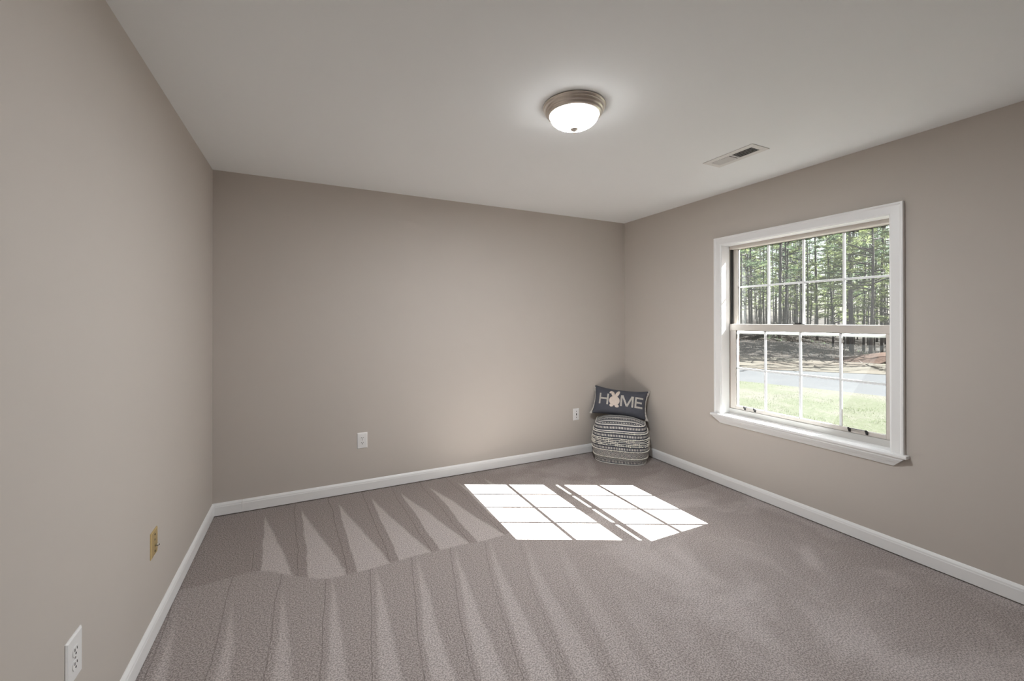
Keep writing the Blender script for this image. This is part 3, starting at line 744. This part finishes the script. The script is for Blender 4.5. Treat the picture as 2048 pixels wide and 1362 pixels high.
# dry brush and seedlings along the wood's edge
m = MB()
for i in range(15000):
    s = rg.uniform(0.2, 1.0); x = 20+rg.random()**0.8*22; y = -3.55+(x-0.6)*s; d = x-bank_x(y)
    if d < -0.8 or d > 17: continue
    hgt = rg.uniform(0.03, 0.16)*(1.0 if d < 3 else 1.5); a = rg.uniform(0, 2*PI); wd = rg.uniform(0.006, 0.016)
    green = noise.noise(Vector((x*0.5, y*0.5, 9))) > 0.34
    ln = Vector((math.cos(a*5.1), math.sin(a*5.1), 0))*hgt*rg.uniform(0.2, 1.2); p = Vector((x, y, gz(x, y)-0.03)); dv = Vector((math.cos(a), math.sin(a), 0))*wd
    m.face((m.vert(p-dv), m.vert(p+dv), m.vert(p+ln+Vector((0, 0, hgt)))), 1 if green else 0)
tag(m.build('undergrowth', [M_BRUSH, M_NEEDLE]), 'low dry brush and seedlings covering the bank under the pines', 'undergrowth', None, 'stuff')
# heap of pine straw at the wood's edge
m = MB(); nx, ny = 30, 30; hc = Vector((23.8, 5.75, 0)); prev = None
for j in range(ny+1):
    row = []
    for i in range(nx+1):
        x, y = hc.x-1.6+3.2*i/nx, hc.y-2.2+4.4*j/ny
        r = math.hypot((x-hc.x)/1.6, (y-hc.y)/2.2); hh = 0.42*max(0, 1-r*r)**1.2*(1+0.35*noise.noise(Vector((x*1.5, y*1.5, 2))))
        row.append(m.vert((x, y, gz(x, y)-0.04+hh)))
    if prev:
        for i in range(nx): m.face((prev[i], prev[i+1], row[i+1], row[i]), 0, None, True)
    prev = row
tag(m.build('straw_heap', M_STRAW), 'low heap of orange pine straw at the edge of the wood', 'straw heap')

# ---- pines: a few built kinds, then copies
def pine(seed, height, r0, crown0, nb, blen, wood, needle_len=0.2, droop=0.15, tufts=9, per=13, lean=0.25):
    rg = random.Random(seed); tm, fm = MB(), MB()
    bx, by = rg.uniform(-lean, lean), rg.uniform(-lean, lean); n = 10; pts = []; rad = []
    def axis(z): q = z/height; return Vector((bx*q*q+0.08*math.sin(q*5+seed), by*q*q+0.08*math.cos(q*4+seed)-0.08, z))
    for i in range(n+1): z = height*i/n; pts.append(axis(z)); rad.append(r0*(1-0.85*i/n))
    pts[0].z = -0.4; tm.tube(pts, rad, 8, False, 0, True)
    for b in range(nb):
        q = (b+rg.random())/nb; z = crown0+(height-crown0)*q; L = blen*(1-0.75*q**1.5)*rg.uniform(0.55, 1.1); az = rg.uniform(0, 2*PI)
        dirv = Vector((math.cos(az), math.sin(az), 0)); o = axis(z); bp = []
        rise = rg.uniform(0.05, 0.55)
        for i in range(5):
            f = i/4; bp.append(o+dirv*(L*f)+Vector((rg.uniform(-.05, .05)*L*f, rg.uniform(-.05, .05)*L*f, L*(rise*f-droop*f*f))))
        tm.tube(bp, [0.03*(1-0.8*i/4)*min(1.3, L/1.6+0.25) for i in range(5)], 4, False, 0, False)
        for k in range(tufts):
            f = rg.uniform(0.35, 1.0); i = min(3, int(f*4)); c = bp[i].lerp(bp[i+1], f*4-i)
            sd = Vector((rg.uniform(-1, 1), rg.uniform(-1, 1), rg.uniform(-.4, .8))); c2 = c+sd*0.22*L*0.5*(1.1-f*0.6)
            tm.tube([c, c2], [0.006, 0.003], 3, False, 0, False)
            main = (dirv*0.6+sd*0.8+Vector((0, 0, 0.3))).normalized()
            for q_ in range(per):
                d = (main*0.55+Vector((rg.gauss(0, 1), rg.gauss(0, 1), rg.gauss(0, 1)))*0.55).normalized()
                e = d.cross(Vector((rg.gauss(0, 1), rg.gauss(0, 1), rg.gauss(0, 1)))).normalized()*0.0085
                l_ = needle_len*rg.uniform(0.7, 1.2); b0 = c2-main*rg.uniform(0, 0.14)
                fm.face((fm.vert(b0-e), fm.vert(b0+e), fm.vert(b0+d*l_)), 0)
        if rg.random() < 0.15:                                  # dead twig stub lower down
            zz = rg.uniform(1.0, max(1.2, crown0)); o = axis(zz); a2 = rg.uniform(0, 2*PI); dv = Vector((math.cos(a2), math.sin(a2), 0.35))
            tm.tube([o, o+dv*rg.uniform(0.4, 1.1)], [0.012, 0.004], 3, False, 0, False)
    return tm, fm, wood
def add_tree(name, spec, mats, label, cat, group, loc, rz, sc=1.0):
    tm, fm, wood = pine(*spec[:1], **spec[1])
    r = empty(name, loc, (0, 0, rz)); r.scale = (sc,)*3; tag(r, label, cat, group)
    tm.build('trunk', mats[0], r); fm.build('foliage', mats[1], r); return r
def copy_tree(src, loc, rz, sc, label=None, group=None):
    r = src.copy(); COL.objects.link(r); r.location = loc; r.rotation_euler = (0, 0, rz); r.scale = (sc,)*3
    if label: r['label'] = label
    if group: r['group'] = group
    for ch in src.children: c = ch.copy(); COL.objects.link(c); c.parent = r
    return r
LAB_T = 'tall slender pine with a bare trunk standing deep in the wood beyond the road'; GR_T = 'tall pines in the wood beyond the road'
LAB_S = 'thin pale bare sapling standing among the pines beyond the road'; GR_S = 'bare saplings among the pines'
LAB_Y = 'bushy young pine with green boughs at the front of the wood'; GR_Y = 'bushy young pines at the front of the wood'
kinds_t = [dict(height=19, r0=0.070, crown0=5.0, nb=50, blen=2.3, wood=0), dict(height=17, r0=0.060, crown0=3.6, nb=48, blen=1.9, wood=0), dict(height=22, r0=0.085, crown0=7.0, nb=48, blen=2.6, wood=0), dict(height=16, r0=0.052, crown0=2.6, nb=46, blen=1.6, wood=0)]
kinds_s = [dict(height=9, r0=0.032, crown0=2.5, nb=16, blen=1.3, wood=1, tufts=0, per=0, droop=-0.3), dict(height=12, r0=0.042, crown0=4.0, nb=18, blen=1.2, wood=1, tufts=0, per=0, droop=-0.3)]
kinds_y = [dict(height=6.5, r0=0.06, crown0=1.2, nb=44, blen=1.5, wood=0, tufts=11, per=14), dict(height=9.0, r0=0.08, crown0=2.2, nb=48, blen=1.9, wood=0, tufts=11, per=14)]
rg = random.Random(21); placed = []
def spot(xmin, xmax, gap, s0=0.16, s1=1.05, pw=1.0):
    for _ in range(400):
        x = xmin+(xmax-xmin)*rg.random()**pw; s = rg.uniform(s0, s1); y = -3.55+(x-0.6)*s
        if x < bank_x(y)+2.0+6*sst(s, 0.45, 0.66): continue
        if all((x-a)**2+(y-b)**2 > gap*gap for a, b in placed): placed.append((x, y)); return (x, y, gz(x, y))
    return None
protos = {}
def forest(kinds, key, name, mats, label, cat, group, count, args, smin, smax):
    for i in range(count):
        p = spot(*args)
        if p is None: continue
        k = i % len(kinds); rz = rg.uniform(0, 2*PI); sc = rg.uniform(smin, smax)
        if (key, k) not in protos: protos[key, k] = add_tree(name, (100+k*7+len(key), kinds[k]), mats, label, cat, group, p, rz, sc)
        else: copy_tree(protos[key, k], p, rz, sc)
forest(kinds_t, 'tall', 'pine_tree', (M_BARK, M_NEEDLE), LAB_T, 'tree', GR_T, 225, (26, 76, 0.7), 0.85, 1.15)
forest(kinds_y, 'young', 'young_pine', (M_BARK, M_NEEDLE_Y), LAB_Y, 'tree', GR_Y, 36, (28, 48, 0.9, 0.25, 0.95), 0.8, 1.2)
def sapl():
    for i in range(75):
        p = spot(27, 60, 0.4)
        if p is None: continue
        k = i % 2; rz = rg.uniform(0, 2*PI); sc = rg.uniform(0.8, 1.2)
        if ('sap', k) not in protos:
            tm, fm, _ = pine(300+k, **kinds_s[k]); r = empty('bare_sapling', p, (0, 0, rz)); tag(r, LAB_S, 'tree', GR_S); tm.build('trunk', M_BARK2, r); protos['sap', k] = r
        else: copy_tree(protos['sap', k], p, rz, sc)
sapl()
# the near pine whose boughs fill the right of the upper sash
x_, s_ = 20.2, 0.432; y_ = -3.55+(x_-0.6)*s_
add_tree('pine_tree', (77, dict(height=9.5, r0=0.085, crown0=3.3, nb=46, blen=2.3, wood=0, tufts=13, per=15, needle_len=0.22)), (M_BARK, M_NEEDLE_Y), 'nearest pine with yellow green boughs, right side of the upper sash', 'tree', None, (x_+4, y_+1.7, gz(x_+4, y_+1.7)), 0.7, 1.0)
